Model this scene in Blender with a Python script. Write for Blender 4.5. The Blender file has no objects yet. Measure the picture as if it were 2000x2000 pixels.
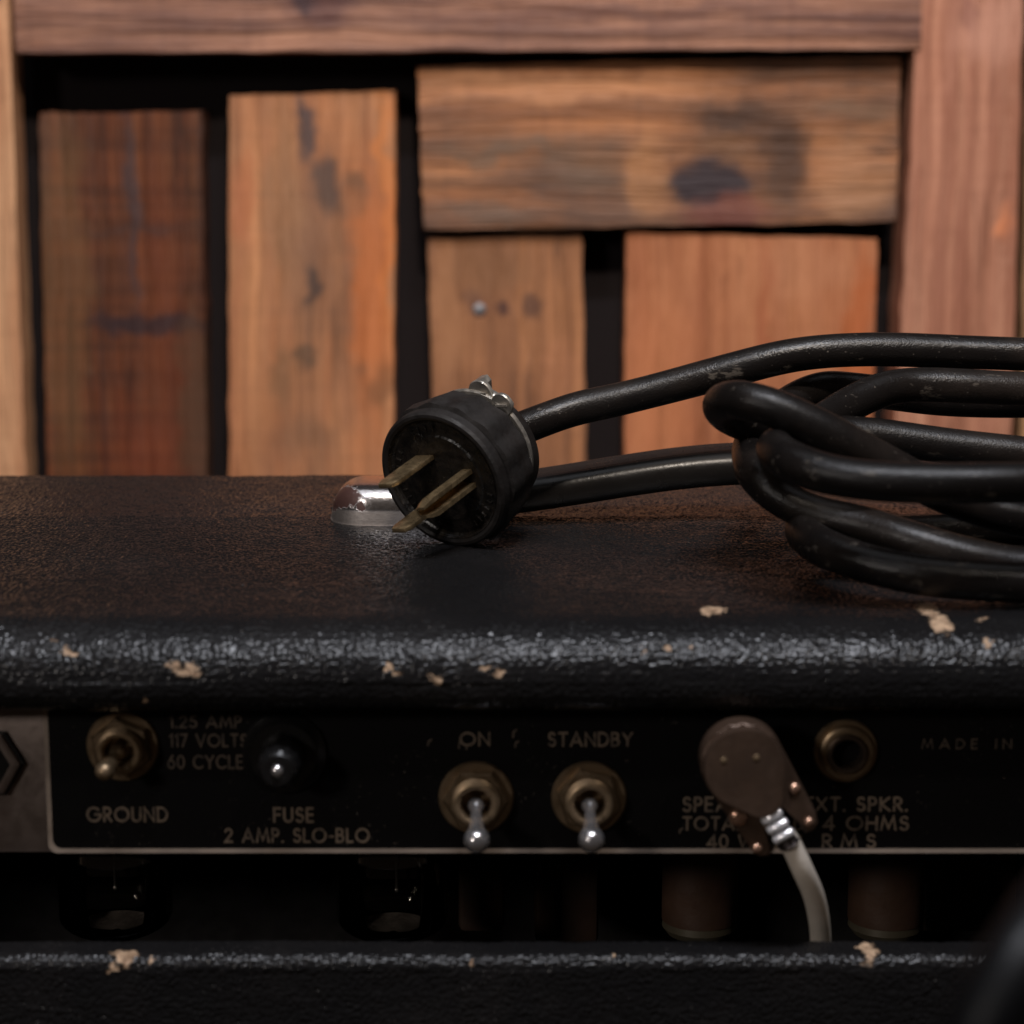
import bpy, bmesh, math, random
import numpy as np
from mathutils import Vector, Matrix, noise as mnoise
random.seed(7)
sc = bpy.context.scene
C = sc.collection
R = math.radians

# ------------------------------------------------------------------ camera
PITCH = R(9.49); CAMZ = 0.104; F = 50 / 24 * 2000      # focal length in pixels of a 2000 px frame
cam = bpy.data.cameras.new('camera'); camo = bpy.data.objects.new('camera', cam); C.objects.link(camo)
cam.lens = 50; cam.sensor_width = 24; cam.sensor_height = 24; cam.sensor_fit = 'HORIZONTAL'
camo.location = (0, 0, CAMZ); camo.rotation_euler = (R(90) - PITCH, 0, 0)
cam.clip_start = 0.01; cam.clip_end = 50
cam.dof.use_dof = True; cam.dof.focus_distance = 0.588; cam.dof.aperture_fstop = 9.2
sc.camera = camo
# ------------------------------------------------------------------ room light
w = bpy.data.worlds.new('World'); sc.world = w; w.use_nodes = True
w.node_tree.nodes['Background'].inputs[0].default_value = (1.0, 0.72, 0.52, 1)
w.node_tree.nodes['Background'].inputs[1].default_value = 0.020
def lamp(name, kind, loc, target, energy, color, size=0.1, size_y=None, angle=None):
    l = bpy.data.lights.new(name, kind); o = bpy.data.objects.new(name, l); C.objects.link(o)
    o.location = loc; l.energy = energy; l.color = color
    if kind == 'AREA':
        l.size = size
        if size_y: l.shape = 'RECTANGLE'; l.size_y = size_y
    else: l.shadow_soft_size = size
    if kind == 'SPOT': l.spot_size = angle; l.spot_blend = .6
    d = Vector(target) - Vector(loc)
    o.rotation_euler = d.to_track_quat('-Z', 'Y').to_euler()
    return o
lamp('ceiling_panel_lamp', 'AREA', (0.10, -0.14, 1.50), (0.03, 0.48, 0), 20.0, (0.90, 0.92, 1.0), 0.60, 0.09)
lamp('cool_bulb', 'POINT', (-0.80, -1.00, 2.05), (0, 0, 0), 18, (0.95, 0.95, 1.0), 0.07)
lamp('warm_bulb', 'POINT', (0.86, -1.00, 2.05), (0, 0, 0), 18, (1.0, 0.88, 0.76), 0.07)
lamp('ceiling_bounce_fill', 'AREA', (0.0, 0.10, 2.40), (0, 0.1, 0), 12.0, (0.92, 0.94, 1.0), 2.4, 2.2)  # added soft area light standing in for bounce off the unseen ceiling
lamp('wall_spotlight', 'SPOT', (0.10, -0.15, 1.00), (0.0, 1.12, 0.14), 62, (1.0, 0.87, 0.74), 0.05, angle=R(46))
lamp('left_front_fill', 'AREA', (-1.30, -1.30, 0.74), (0, 0.5, -0.05), 9.0, (1.0, 0.92, 0.86), 0.22, 0.22)  # added low fill, placed to reach the tubes, chrome cap and strain bars
# ------------------------------------------------------------------ render
sc.render.engine = 'CYCLES'
sc.view_settings.view_transform = 'Standard'; sc.view_settings.look = 'None'
sc.view_settings.exposure = 0.0; sc.view_settings.gamma = 1.0
sc.cycles.use_denoising = True; sc.cycles.use_adaptive_sampling = False
sc.cycles.max_bounces = 8; sc.cycles.sample_clamp_indirect = 1.0
sc.render.resolution_x = 1024; sc.render.resolution_y = 1024

# ------------------------------------------------------------------ helpers
def at(px, py, d):
    """point at depth d along the room that stands at (px, py) of the 2000 px photograph"""
    r = (px - 1000) / F; u = -(py - 1000) / F
    dy = math.cos(PITCH) + u * math.sin(PITCH); dz = -math.sin(PITCH) + u * math.cos(PITCH)
    s = d / dy
    return Vector((r * s, d, CAMZ + dz * s))
K = 2000 / 1932
def atd(px, py, d): return at(px * K, py * K, d)
def lin(c): return tuple(((v / 255 + .055) / 1.055) ** 2.4 if v > 10 else v / 255 / 12.92 for v in c) + (1,)

def build(name, bm, mat, parent=None, smooth=True, origin=None, angle=35):
    bmesh.ops.recalc_face_normals(bm, faces=bm.faces)
    me = bpy.data.meshes.new(name)
    if origin is not None: bmesh.ops.translate(bm, verts=bm.verts, vec=-Vector(origin))
    bm.to_mesh(me); bm.free()
    if smooth:
        for p in me.polygons: p.use_smooth = True
        me.set_sharp_from_angle(angle=R(angle))
    me.materials.append(mat)
    o = bpy.data.objects.new(name, me); C.objects.link(o)
    if origin is not None: o.location = origin
    if parent is not None: adopt(o, parent)
    return o
def world_loc(o):
    p = o.location.copy()
    while o.parent: o = o.parent; p = p + o.location
    return p
def adopt(o, parent):                  # all parents are unrotated, so offsets simply subtract
    o.location = o.location - world_loc(parent); o.parent = parent
def empty(name, loc):
    o = bpy.data.objects.new(name, None); o.empty_display_size = .02; o.location = loc; C.objects.link(o); return o
def tag(o, label=None, cat=None, group=None, kind=None):
    if label: o['label'] = label
    if cat: o['category'] = cat
    if group: o['group'] = group
    if kind: o['kind'] = kind
    return o

def add_box(bm, c, s, bevel=0, segs=2, rot=None):
    r = bmesh.ops.create_cube(bm, size=1)
    vs = r['verts']
    for v in vs: v.co = Vector((v.co.x * s[0], v.co.y * s[1], v.co.z * s[2]))
    if bevel:
        es = list({e for v in vs for e in v.link_edges})
        rr = bmesh.ops.bevel(bm, geom=es, offset=bevel, segments=segs, profile=.5, affect='EDGES')
        vs = list({v for f in rr['faces'] for v in f.verts} | {v for v in vs if v.is_valid})
    for v in vs:
        if rot: v.co = rot @ v.co
        v.co += Vector(c)
    return vs
def frame_for(axis):
    a = Vector(axis).normalized()
    h = Vector((0, 0, 1)) if abs(a.z) < .9 else Vector((1, 0, 0))
    u = a.cross(h).normalized(); v = u.cross(a).normalized()   # u, v perpendicular
    return a, u, v
def add_lathe(bm, origin, axis, prof, n=48, frame=None, polygon=None, cap0=False, cap1=False, flute=None):
    """prof: (distance along axis, radius). polygon=6 makes a hexagonal section."""
    a, u, v = frame if frame else frame_for(axis)
    o = Vector(origin); rings = []
    for (t, r) in prof:
        ring = []
        for i in range(n):
            th = 2 * math.pi * i / n; rr = r
            if polygon:
                k = 2 * math.pi / polygon
                rr = r * math.cos(k / 2) / math.cos(((th + k / 2) % k) - k / 2)
            if flute: rr = r + flute(th, t)
            ring.append(bm.verts.new(o + a * t + u * (rr * math.cos(th)) + v * (rr * math.sin(th))))
        rings.append(ring)
    for k in range(len(rings) - 1):
        for i in range(n):
            j = (i + 1) % n
            bm.faces.new((rings[k][i], rings[k][j], rings[k + 1][j], rings[k + 1][i]))
    if cap0: bm.faces.new(rings[0])
    if cap1: bm.faces.new(rings[-1])
    return rings
def catmull(pts, n=10):
    out = []
    P = [pts[0]] + list(pts) + [pts[-1]]
    for i in range(1, len(P) - 2):
        p0, p1, p2, p3 = P[i - 1], P[i], P[i + 1], P[i + 2]
        # centripetal form keeps the bends round
        t0 = 0; t1 = t0 + max((p1 - p0).length, 1e-6) ** .5; t2 = t1 + max((p2 - p1).length, 1e-6) ** .5; t3 = t2 + max((p3 - p2).length, 1e-6) ** .5
        for k in range(n):
            t = t1 + (t2 - t1) * k / n
            A1 = p0 * ((t1 - t) / (t1 - t0)) + p1 * ((t - t0) / (t1 - t0))
            A2 = p1 * ((t2 - t) / (t2 - t1)) + p2 * ((t - t1) / (t2 - t1))
            A3 = p2 * ((t3 - t) / (t3 - t2)) + p3 * ((t - t2) / (t3 - t2))
            B1 = A1 * ((t2 - t) / (t2 - t0)) + A2 * ((t - t0) / (t2 - t0))
            B2 = A2 * ((t3 - t) / (t3 - t1)) + A3 * ((t - t1) / (t3 - t1))
            out.append(B1 * ((t2 - t) / (t2 - t1)) + B2 * ((t - t1) / (t2 - t1)))
    out.append(P[-2].copy())
    return out
def smooth_path(p, it):
    for _ in range(it):
        p = [p[0]] + [(p[i - 1] + p[i] * 2 + p[i + 1]) / 4 for i in range(1, len(p) - 1)] + [p[-1]]
    return p
def add_tube(bm, path, rad, n=24, caps=True):
    """rad: number or function of fraction"""
    rings = []; up = None
    for i, p in enumerate(path):
        t = (path[min(i + 1, len(path) - 1)] - path[max(i - 1, 0)]).normalized()
        if up is None: up = t.cross(Vector((0.1, 1, 0.2))).normalized()
        up = (up - t * up.dot(t)).normalized(); side = t.cross(up)
        r = rad(i / (len(path) - 1)) if callable(rad) else rad
        rings.append([bm.verts.new(p + up * (r * math.cos(2 * math.pi * k / n)) + side * (r * math.sin(2 * math.pi * k / n))) for k in range(n)])
    for k in range(len(rings) - 1):
        for i in range(n):
            j = (i + 1) % n
            bm.faces.new((rings[k][i], rings[k][j], rings[k + 1][j], rings[k + 1][i]))
    if caps: bm.faces.new(rings[0]); bm.faces.new(rings[-1])
    return rings
def add_prism(bm, outline, d0, d1, bevel=0, xf=None):
    """outline in (a, b); extruded from d0 to d1; xf maps (a, b, d) to a point"""
    xf = xf or (lambda a, b, d: Vector((a, d, b)))
    f0 = [bm.verts.new(xf(a, b, d0)) for a, b in outline]; f1 = [bm.verts.new(xf(a, b, d1)) for a, b in outline]
    n = len(outline)
    top = bm.faces.new(f0); bm.faces.new(list(reversed(f1)))
    for i in range(n): bm.faces.new((f0[i], f0[(i + 1) % n], f1[(i + 1) % n], f1[i]))
    if bevel:
        bmesh.ops.bevel(bm, geom=list(top.edges), offset=bevel, segments=3, profile=.5, affect='EDGES')

# ------------------------------------------------------------------ material helpers
class NT:
    def __init__(s, name):
        s.m = bpy.data.materials.new(name); s.m.use_nodes = True; s.t = s.m.node_tree
        s.b = s.t.nodes['Principled BSDF']; s.co = s.n('ShaderNodeTexCoord').outputs['Object']
    def n(s, kind, **kw):
        x = s.t.nodes.new(kind)
        for k, v in kw.items(): setattr(x, k, v)
        return x
    def l(s, a, b): s.t.links.new(a, b)
    def set(s, node, key, val):
        if hasattr(val, 'is_linked') or hasattr(val, 'links'): s.l(val, node.inputs[key])
        else: node.inputs[key].default_value = val
    def mapping(s, scale=(1, 1, 1), loc=(0, 0, 0), rot=(0, 0, 0), src=None):
        m = s.n('ShaderNodeMapping'); m.inputs['Scale'].default_value = scale; m.inputs['Location'].default_value = loc; m.inputs['Rotation'].default_value = rot
        s.l(src or s.co, m.inputs['Vector']); return m.outputs[0]
    def noise(s, scale, detail=3, rough=.5, src=None, dist=0, out=0):
        x = s.n('ShaderNodeTexNoise'); x.inputs['Scale'].default_value = scale; x.inputs['Detail'].default_value = detail
        x.inputs['Roughness'].default_value = rough; x.inputs['Distortion'].default_value = dist
        s.l(src or s.co, x.inputs['Vector']); return x.outputs[out]
    def math(s, op, a, b=None, c=None, clamp=False):
        x = s.n('ShaderNodeMath', operation=op, use_clamp=clamp)
        s.set(x, 0, a)
        if b is not None: s.set(x, 1, b)
        if c is not None: s.set(x, 2, c)
        return x.outputs[0]
    def remap(s, v, a, b, c=0., d=1.):
        x = s.n('ShaderNodeMapRange', interpolation_type='SMOOTHSTEP'); s.l(v, x.inputs[0])
        for i, q in enumerate((a, b, c, d)): x.inputs[i + 1].default_value = q
        return x.outputs[0]
    def mix(s, f, a, b, mode='MIX'):
        x = s.n('ShaderNodeMix', data_type='RGBA', blend_type=mode)
        s.set(x, 0, f); s.set(x, 6, a); s.set(x, 7, b); return x.outputs[2]
    def vec(s, op, a, b=None):
        x = s.n('ShaderNodeVectorMath', operation=op); s.set(x, 0, a)
        if b is not None: s.set(x, 1, b)
        return x
    def bump(s, h, dist, strength=1, normal=None):
        x = s.n('ShaderNodeBump'); x.inputs['Distance'].default_value = dist; x.inputs['Strength'].default_value = strength
        s.l(h, x.inputs['Height'])
        if normal is not None: s.l(normal, x.inputs['Normal'])
        return x.outputs[0]
    def done(s, color=None, rough=None, metal=None, normal=None, spec=None):
        for k, v in (('Base Color', color), ('Roughness', rough), ('Metallic', metal), ('Normal', normal), ('Specular IOR Level', spec)):
            if v is not None: s.set(s.b, k, v)
        return s.m
    def blob(s, cen, rad, warp_vec, soft=.35):
        """mask of an uneven patch round cen with half sizes rad (object space)"""
        d = s.vec('SUBTRACT', warp_vec, tuple(cen)).outputs[0]
        d = s.vec('DIVIDE', d, tuple(rad)).outputs[0]
        L = s.vec('LENGTH', d).outputs['Value']
        return s.remap(L, 1 + soft, 1 - soft)
    def warped(s, scale, amt, detail=3):
        nz = s.noise(scale, detail, .6, out=1)
        d = s.vec('SUBTRACT', nz, (.5, .5, .5)).outputs[0]
        d = s.vec('MULTIPLY', d, (amt,) * 3).outputs[0]
        return s.vec('ADD', s.co, d).outputs[0]

# covering of the cabinet: pebbled black vinyl, worn through to the wood in places
def vinyl(name, patches, dust=1.0):
    t = NT(name)
    fine = t.noise(2600, 2, .5)
    big = t.noise(90, 3, .5)
    h = t.math('ADD', t.math('MULTIPLY', fine, .5), t.math('MULTIPLY', big, .8))
    col = t.mix(t.noise(14, 4, .6), (.0070, .0068, .0073, 1), (.0112, .0105, .0106, 1))
    rough = t.remap(t.noise(30, 4, .6), .3, .7, .16, .24)
    # dull dust lying in places
    dm = t.math('MULTIPLY', t.remap(t.noise(1400, 1, .5), .70, .78), t.remap(t.noise(38, 3, .6), .50, .72))
    col = t.mix(t.math('MULTIPLY', dm, .8 * dust), col, (.22, .20, .185, 1))
    sm = t.remap(t.noise(22, 5, .7), .45, .75)
    col = t.mix(t.math('MULTIPLY', sm, .35), col, (.024, .021, .020, 1))
    ws = t.warped(300, .0075, 4)
    mask = None
    for cen, rad in patches:
        b = t.blob(cen, rad, ws, .22)
        mask = b if mask is None else t.math('MAXIMUM', mask, b)
    if mask is not None:
        tan = t.mix(t.remap(t.noise(420, 5, .7), .36, .64), (.54, .37, .24, 1), (.20, .125, .075, 1))
        col = t.mix(mask, col, tan)
        rough = t.math('ADD', rough, t.math('MULTIPLY', mask, .45))
        h = t.math('SUBTRACT', h, t.math('MULTIPLY', mask, 1.2))
    return t.done(col, rough, 0., t.bump(h, .00006, .9), .19)

def plain(name, c, rough, metal=0., bump_scale=None, bump_dist=.00005, var=.3, var_scale=60, spec=.5):
    t = NT(name)
    c = tuple(c) + (1,) if len(c) == 3 else c
    d = tuple(v * (1 - var) for v in c[:3]) + (1,)
    col = t.mix(t.remap(t.noise(var_scale, 4, .6), .3, .7), c, d)
    r = t.remap(t.noise(var_scale * 1.7, 4, .6), .3, .7, rough * .8, min(1, rough * 1.25))
    nrm = t.bump(t.noise(bump_scale, 3, .6), bump_dist) if bump_scale else None
    return t.done(col, r, metal, nrm, spec)

def patina(name, bright, dull, rough=.18, cover=.5, scale=250, spots=None):
    """bare metal with tarnish eaten into it"""
    t = NT(name)
    m = t.remap(t.noise(scale, 4, .6), cover - .20, cover + .20)
    m2 = t.remap(t.noise(scale * 4, 3, .6), .3, .7)
    col = t.mix(t.math('MULTIPLY', m, .6), bright, dull); col = t.mix(t.math('MULTIPLY', m2, .15), col, dull)
    r = t.remap(m, 0, 1, rough, min(.8, rough + .12)); me = t.remap(m, 0, 1, .9, .7)
    return t.done(col, r, me, t.bump(t.noise(scale * 3, 3, .6), .00004))

M = {}
M['black_print'] = None

# ------------------------------------------------------------------ wall of reclaimed planks
WD = 1.12
t = NT('painted_black_board')
col = t.mix(t.noise(9, 4, .6), (.0085, .0062, .0068, 1), (.014, .010, .0100, 1))
BLACKBOARD = t.done(col, .8, 0., t.bump(t.noise(260, 3, .6), .0002), .12)
bm = bmesh.new(); add_box(bm, (0, WD + .035 + .01, .05), (1.9, .02, 1.7))
wall = build('wall', bm, BLACKBOARD, origin=(0, WD + .035, .05)); tag(wall, kind='structure')

def wood(name, c1, c2, dark, grain='z', seed=0., spots=(), blotch=.5, fine=.5, weave=0., streak=.5, origin=None):
    t = NT(name)
    k = (1, 1, .10) if grain == 'z' else (.10, 1, 1)
    k2 = (1, 1, .025) if grain == 'z' else (.025, 1, 1)
    off = (seed * 1.7, seed * .3, seed)
    wv = t.warped(7, .012, 2)
    g = t.mapping(k, off, src=wv); g2 = t.mapping(k2, off, src=wv)
    n1 = t.remap(t.noise(46, 6, .66, g, .35), .32, .68)
    n2 = t.remap(t.noise(150, 4, .6, g2, .4), .35, .65)
    n3 = t.remap(t.noise(16, 4, .6, t.mapping((1, 1, .45) if grain == 'z' else (.45, 1, 1), off)), .42, .66)
    col = t.mix(n1, lin(c1), lin(c2))
    col = t.mix(t.math('MULTIPLY', n2, fine), col, lin(dark))
    # ring bands that run with the grain
    line = t.remap(t.noise(95, 3, .55, t.mapping((1, 1, .012) if grain == 'z' else (.012, 1, 1), off, src=t.warped(14, .012, 2))), .46, .66)
    col = t.mix(t.math('MULTIPLY', line, streak * .55), col, lin(dark))
    pale = t.remap(t.noise(230, 2, .55, t.mapping((1, 1, .02) if grain == 'z' else (.02, 1, 1), off, src=wv)), .50, .70)
    col = t.mix(t.math('MULTIPLY', pale, .28), col, tuple(min(1, v * 1.35) for v in lin(c1)[:3]) + (1,))
    cr = t.math('ABSOLUTE', t.math('SUBTRACT', t.noise(30, 3, .6, t.mapping((1, 1, .022) if grain == 'z' else (.022, 1, 1), (off[0] + 3, 0, off[2]), src=t.warped(20, .006, 3))), .5))
    cr = t.math('MULTIPLY', t.remap(cr, .016, .004), t.remap(t.noise(11, 3, .6), .44, .60))
    col = t.mix(t.math('MULTIPLY', cr, .55), col, tuple(v * .45 for v in lin(dark)[:3]) + (1,))
    saw = t.remap(t.noise(120, 2, .6, t.mapping((.06, 1, 1.6) if grain == 'z' else (1.6, 1, .06), off)), .52, .68)
    col = t.mix(t.math('MULTIPLY', saw, .16), col, lin(dark))
    col = t.mix(t.math('MULTIPLY', n3, blotch), col, lin(dark))
    if weave:
        w1 = t.noise(60, 2, .5, t.mapping((.05, 1, 2.2) if grain == 'z' else (2.2, 1, .05), off))
        col = t.mix(t.math('MULTIPLY', t.remap(w1, .42, .62), weave), col, lin(dark))
        w3 = t.noise(330, 1, .5, t.mapping((1, 1, .01) if grain == 'z' else (.01, 1, 1), off))
        col = t.mix(t.math('MULTIPLY', t.remap(w3, .5, .6), weave), col, lin(dark))
    ws = t.warped(34, .034, 6)
    for (x0, y0, x1, y1, c, a, soft) in spots:          # pixel box of the stain on the face of the board
        p = atd((x0 + x1) / 2, (y0 + y1) / 2, WD) - origin
        rx = abs(x1 - x0) / 2 * K / F * WD; rz = abs(y1 - y0) / 2 * K / F * WD
        b = t.blob((p.x, 0, p.z), (rx, 1.0, rz), ws, soft)
        col = t.mix(t.math('MULTIPLY', b, a), col, lin(c))
    gain = t.n('ShaderNodeVectorMath', operation='SCALE'); t.l(col, gain.inputs[0]); gain.inputs['Scale'].default_value = 1.0
    h = t.math('ADD', n2, t.math('MULTIPLY', n1, .7))
    h = t.math('ADD', h, t.math('MULTIPLY', t.noise(800, 2, .6, g), .5))
    return t.done(gain.outputs[0], .62, 0., t.bump(h, .0011), .35)

def plank(corners, front, thick, mat_args, seed):
    """corners: display pixels, clockwise from top left; front = depth of its face"""
    pts = [atd(x, y, front) for x, y in corners]
    cen = sum(pts, Vector()) / 4
    rng = random.Random(seed)
    outline = []
    N = 26
    for i in range(4):
        a, b = pts[i], pts[(i + 1) % 4]
        d = (b - a); nrm = Vector((-d.z, 0, d.x)).normalized()
        for k in range(N):
            q = a + d * (k / N)
            j = mnoise.noise(q * 55 + Vector((seed, 0, 0))) * .0008 + mnoise.noise(q * 260 + Vector((seed, 3, 0))) * .0005
            if k == 0: j *= .3
            outline.append((q.x + nrm.x * j, q.z + nrm.z * j))
    bm = bmesh.new(); add_prism(bm, outline, front, front + thick, bevel=.0009)
    m = wood('plank_wood', origin=cen, seed=seed, **mat_args)
    o = build('plank', bm, m, wall, origin=cen, angle=30)
    return o
DK = (45, 36, 40)
plank([(26, -260), (1741, -260), (1738, 92), (29, 99)], WD - .014, .030, dict(c1=(172, 124, 98), c2=(134, 92, 72), dark=(84, 56, 52), grain='x', blotch=.55, streak=.8,
    spots=[(545, -60, 660, 45, (72, 42, 44), .8, .6), (560, -40, 600, 25, (50, 32, 38), .8, .5), (800, 15, 1700, 45, (96, 64, 58), .5, .7)]), 1.3)
plank([(-330, -260), (6, -260), (49, 930), (-330, 930)], WD - .004, .025, dict(c1=(205, 160, 122), c2=(180, 122, 84), dark=(140, 98, 72), blotch=.3), 2.1)
plank([(74, 214), (381, 209), (391, 930), (90, 930)], WD + .010, .022, dict(c1=(116, 68, 38), c2=(104, 48, 24), dark=(48, 26, 18), blotch=.35, weave=.42, streak=.5,
    spots=[(60, 200, 165, 930, (104, 74, 46), .50, .4), (260, 300, 345, 930, (112, 54, 28), .45, .7), (232, 215, 254, 560, (62, 48, 50), .75, .5), (170, 596, 390, 622, (44, 30, 34), .85, .5),
           (160, 420, 340, 440, (64, 44, 40), .6, .5), (330, 590, 400, 940, (82, 56, 38), .6, .4), (200, 790, 330, 930, (116, 54, 30), .45, .7)]), 3.7)
plank([(432, 180), (746, 171), (741, 930), (433, 930)], WD + .006, .026, dict(c1=(192, 134, 92), c2=(174, 112, 74), dark=(116, 84, 66), blotch=.5, streak=.35, fine=.3,
    spots=[(715, 180, 745, 640, (205, 124, 66), .65, .5), (665, 330, 735, 780, (196, 108, 54), .6, .6), (558, 185, 592, 300, (58, 54, 60), .85, .5), (590, 290, 640, 400, (62, 56, 58), .85, .5),
           (540, 280, 640, 560, (112, 86, 70), .5, .8), (575, 500, 600, 575, (66, 56, 54), .8, .5), (565, 640, 590, 700, (92, 74, 60), .7, .5), (500, 180, 560, 560, (138, 104, 76), .5, .6), (520, 640, 560, 760, (128, 96, 70), .6, .6),
           (660, 330, 690, 370, (92, 74, 60), .6, .6), (690, 690, 740, 780, (110, 78, 54), .6, .6), (530, 800, 620, 860, (120, 88, 66), .5, .7), (430, 300, 480, 460, (172, 100, 66), .5, .6)]), 4.2)
plank([(787, 125), (1699, 106), (1691, 418), (799, 434)], WD + .000, .030, dict(c1=(180, 120, 76), c2=(152, 98, 64), dark=(80, 60, 50), grain='x', blotch=.75, streak=.55,
    spots=[(800, 135, 1300, 185, (198, 140, 98), .6, .6), (1310, 190, 1470, 250, (62, 42, 34), 1., .7), (1290, 180, 1500, 340, (84, 58, 42), .7, .9), (1240, 296, 1440, 384, (50, 38, 42), 1., .4), (1290, 370, 1450, 440, (102, 54, 46), .8, .5), (1440, 210, 1520, 400, (70, 48, 36), .9, .6),
           (1330, 250, 1420, 300, (122, 86, 60), .6, .6), (830, 270, 1050, 300, (104, 86, 72), .7, .7), (820, 380, 1010, 420, (98, 80, 68), .7, .7), (1040, 260, 1180, 350, (106, 84, 68), .6, .7), (1540, 190, 1690, 230, (112, 86, 66), .6, .7),
           (1190, 260, 1260, 400, (172, 120, 78), .6, .5), (1540, 280, 1690, 410, (168, 122, 88), .6, .5)]), 5.9)
plank([(807, 450), (1098, 441), (1106, 930), (822, 930)], WD + .008, .024, dict(c1=(172, 118, 80), c2=(150, 100, 66), dark=(112, 76, 56), blotch=.45, streak=.35,
    spots=[(938, 578, 960, 602, (66, 44, 44), .85, .5), (990, 555, 1030, 598, (78, 56, 50), .7, .5), (880, 536, 905, 600, (92, 66, 56), .6, .6), (808, 445, 870, 720, (178, 126, 88), .5, .5), (1020, 640, 1100, 760, (178, 120, 86), .4, .6), (850, 470, 1000, 540, (128, 90, 62), .5, .7)]), 6.6)
plank([(1182, 438), (1656, 451), (1641, 930), (1177, 930)], WD + .006, .026, dict(c1=(186, 126, 88), c2=(172, 108, 72), dark=(140, 80, 52), blotch=.35, streak=.85, fine=.25,
    spots=[(1600, 500, 1650, 800, (172, 92, 48), .7, .5), (1430, 460, 1460, 700, (158, 88, 58), .6, .5), (1450, 440, 1600, 560, (182, 124, 90), .6, .6), (1180, 560, 1300, 900, (196, 122, 80), .4, .6)]), 7.4)
plank([(1746, -260), (1938, -260), (1905, 930), (1682, 930)], WD - .012, .035, dict(c1=(188, 138, 112), c2=(168, 112, 88), dark=(138, 88, 70), blotch=.3, streak=.6,
    spots=[(1870, 385, 1912, 440, (222, 140, 96), .9, .5), (1800, 5, 1835, 45, (120, 72, 60), .8, .5), (1800, 0, 1990, 120, (194, 144, 124), .5, .5), (1885, 100, 1925, 700, (148, 94, 72), .6, .5)]), 8.8)
plank([(1950, -260), (2300, -260), (2300, 930), (1921, 930)], WD - .006, .030, dict(c1=(178, 134, 94), c2=(140, 106, 78), dark=(96, 76, 58), blotch=.5), 9.1)
# nail heads in the short plank
galv = plain('nail_steel', (.42, .42, .46), .35, .9, 900, .0001)
nail_at = atd(905, 584, WD + .008)
bm = bmesh.new(); add_lathe(bm, nail_at + Vector((0, .001, 0)), (0, -1, 0), [(0, .0036), (.0012, .0036), (.0019, .0030), (.0023, .0012)], 24, cap1=True)
build('nail', bm, galv, wall, origin=nail_at)

# ------------------------------------------------------------------ amplifier head, seen from the rear
FD = .463          # depth of the cabinet's near edge
BD = .7045         # far edge of its top
XL, XR = -.31, .33
PD = .480          # depth of the printed panel
amp = empty('guitar_amplifier', (0, (FD + BD) / 2, -.215))
tag(amp, 'worn black vinyl guitar amplifier head seen from the rear with switches and faded lettering', 'amplifier')

def arc(cx, cy, r, a0, a1, n):
    return [(cx + r * math.cos(R(a0 + (a1 - a0) * i / n)), cy + r * math.sin(R(a0 + (a1 - a0) * i / n))) for i in range(n + 1)]
def extrude_profile(bm, prof, x0, x1, nx, wob=.0, seed=0, pin=None):
    rows = []
    for i in range(nx + 1):
        x = x0 + (x1 - x0) * i / nx; row = []
        for (y, z) in prof:
            q = Vector((x, y, z)); j = 0
            if wob: j = mnoise.noise(q * 26 + Vector((0, 0, seed))) * wob + mnoise.noise(q * 90 + Vector((5, 0, seed))) * wob * .35
            row.append(bm.verts.new((x, y + j, z + j)))
        rows.append(row)
    n = len(prof)
    for i in range(nx):
        for k in range(n):
            bm.faces.new((rows[i][k], rows[i][(k + 1) % n], rows[i + 1][(k + 1) % n], rows[i + 1][k]))
    bm.faces.new(rows[0]); bm.faces.new(list(reversed(rows[-1])))
RT, RB, TH = .0120, .0060, .0192
prof_top = [(FD + .016 + .016 * math.cos(R(a)), -RT + RT * math.sin(R(a))) for a in range(180, 89, -9)]                       # near top corner (y, z)
prof_top += [(FD + .016 + (BD - FD - .016 - RT) * i / 24, 0) for i in range(1, 24)]
prof_top += arc(BD - RT, -RT, RT, 90, 0, 6) + arc(BD - RB, -TH + RB, RB, 0, -90, 4)
prof_top += arc(FD + RB, -TH + RB, RB, -90, -180, 5)
LT = -.0762                                                         # top of the lower back board
prof_low = arc(FD + .0022, LT - .0028, .0028, 180, 90, 6) + arc(FD + .0105 - .0022, LT - .0022, .0022, 90, 0, 4) + [(FD + .0105, -.20), (FD, -.20)]
def on_profile(py, prof):
    best = None
    for i in range(len(prof) - 1):
        for k in range(8):
            y = prof[i][0] + (prof[i + 1][0] - prof[i][0]) * k / 8; z = prof[i][1] + (prof[i + 1][1] - prof[i][1]) * k / 8
            a = math.atan2(CAMZ - z, y) - PITCH
            e = abs(1000 + F * math.tan(a) - py)
            if best is None or e < best[0]: best = (e, Vector((0, y, z)))
    return best[1]
def patch(px, py, wpx, hpx, prof):
    a = on_profile(py - hpx / 2, prof); b = on_profile(py + hpx / 2, prof); c = on_profile(py, prof)
    s = c.y / math.cos(0)
    x = at(px, py, c.y).x
    rad = max(.0008, (a - b).length / 2)
    return (Vector((x, c.y, c.z)), Vector((wpx / 2 / F * c.y * 1.0, rad, rad)))
vis_top = list(reversed(arc(FD + RB, -TH + RB, RB, -100, -180, 5))) + [(FD, -RT)] + prof_top[:30]
vis_top = [p for p in vis_top]
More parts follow.
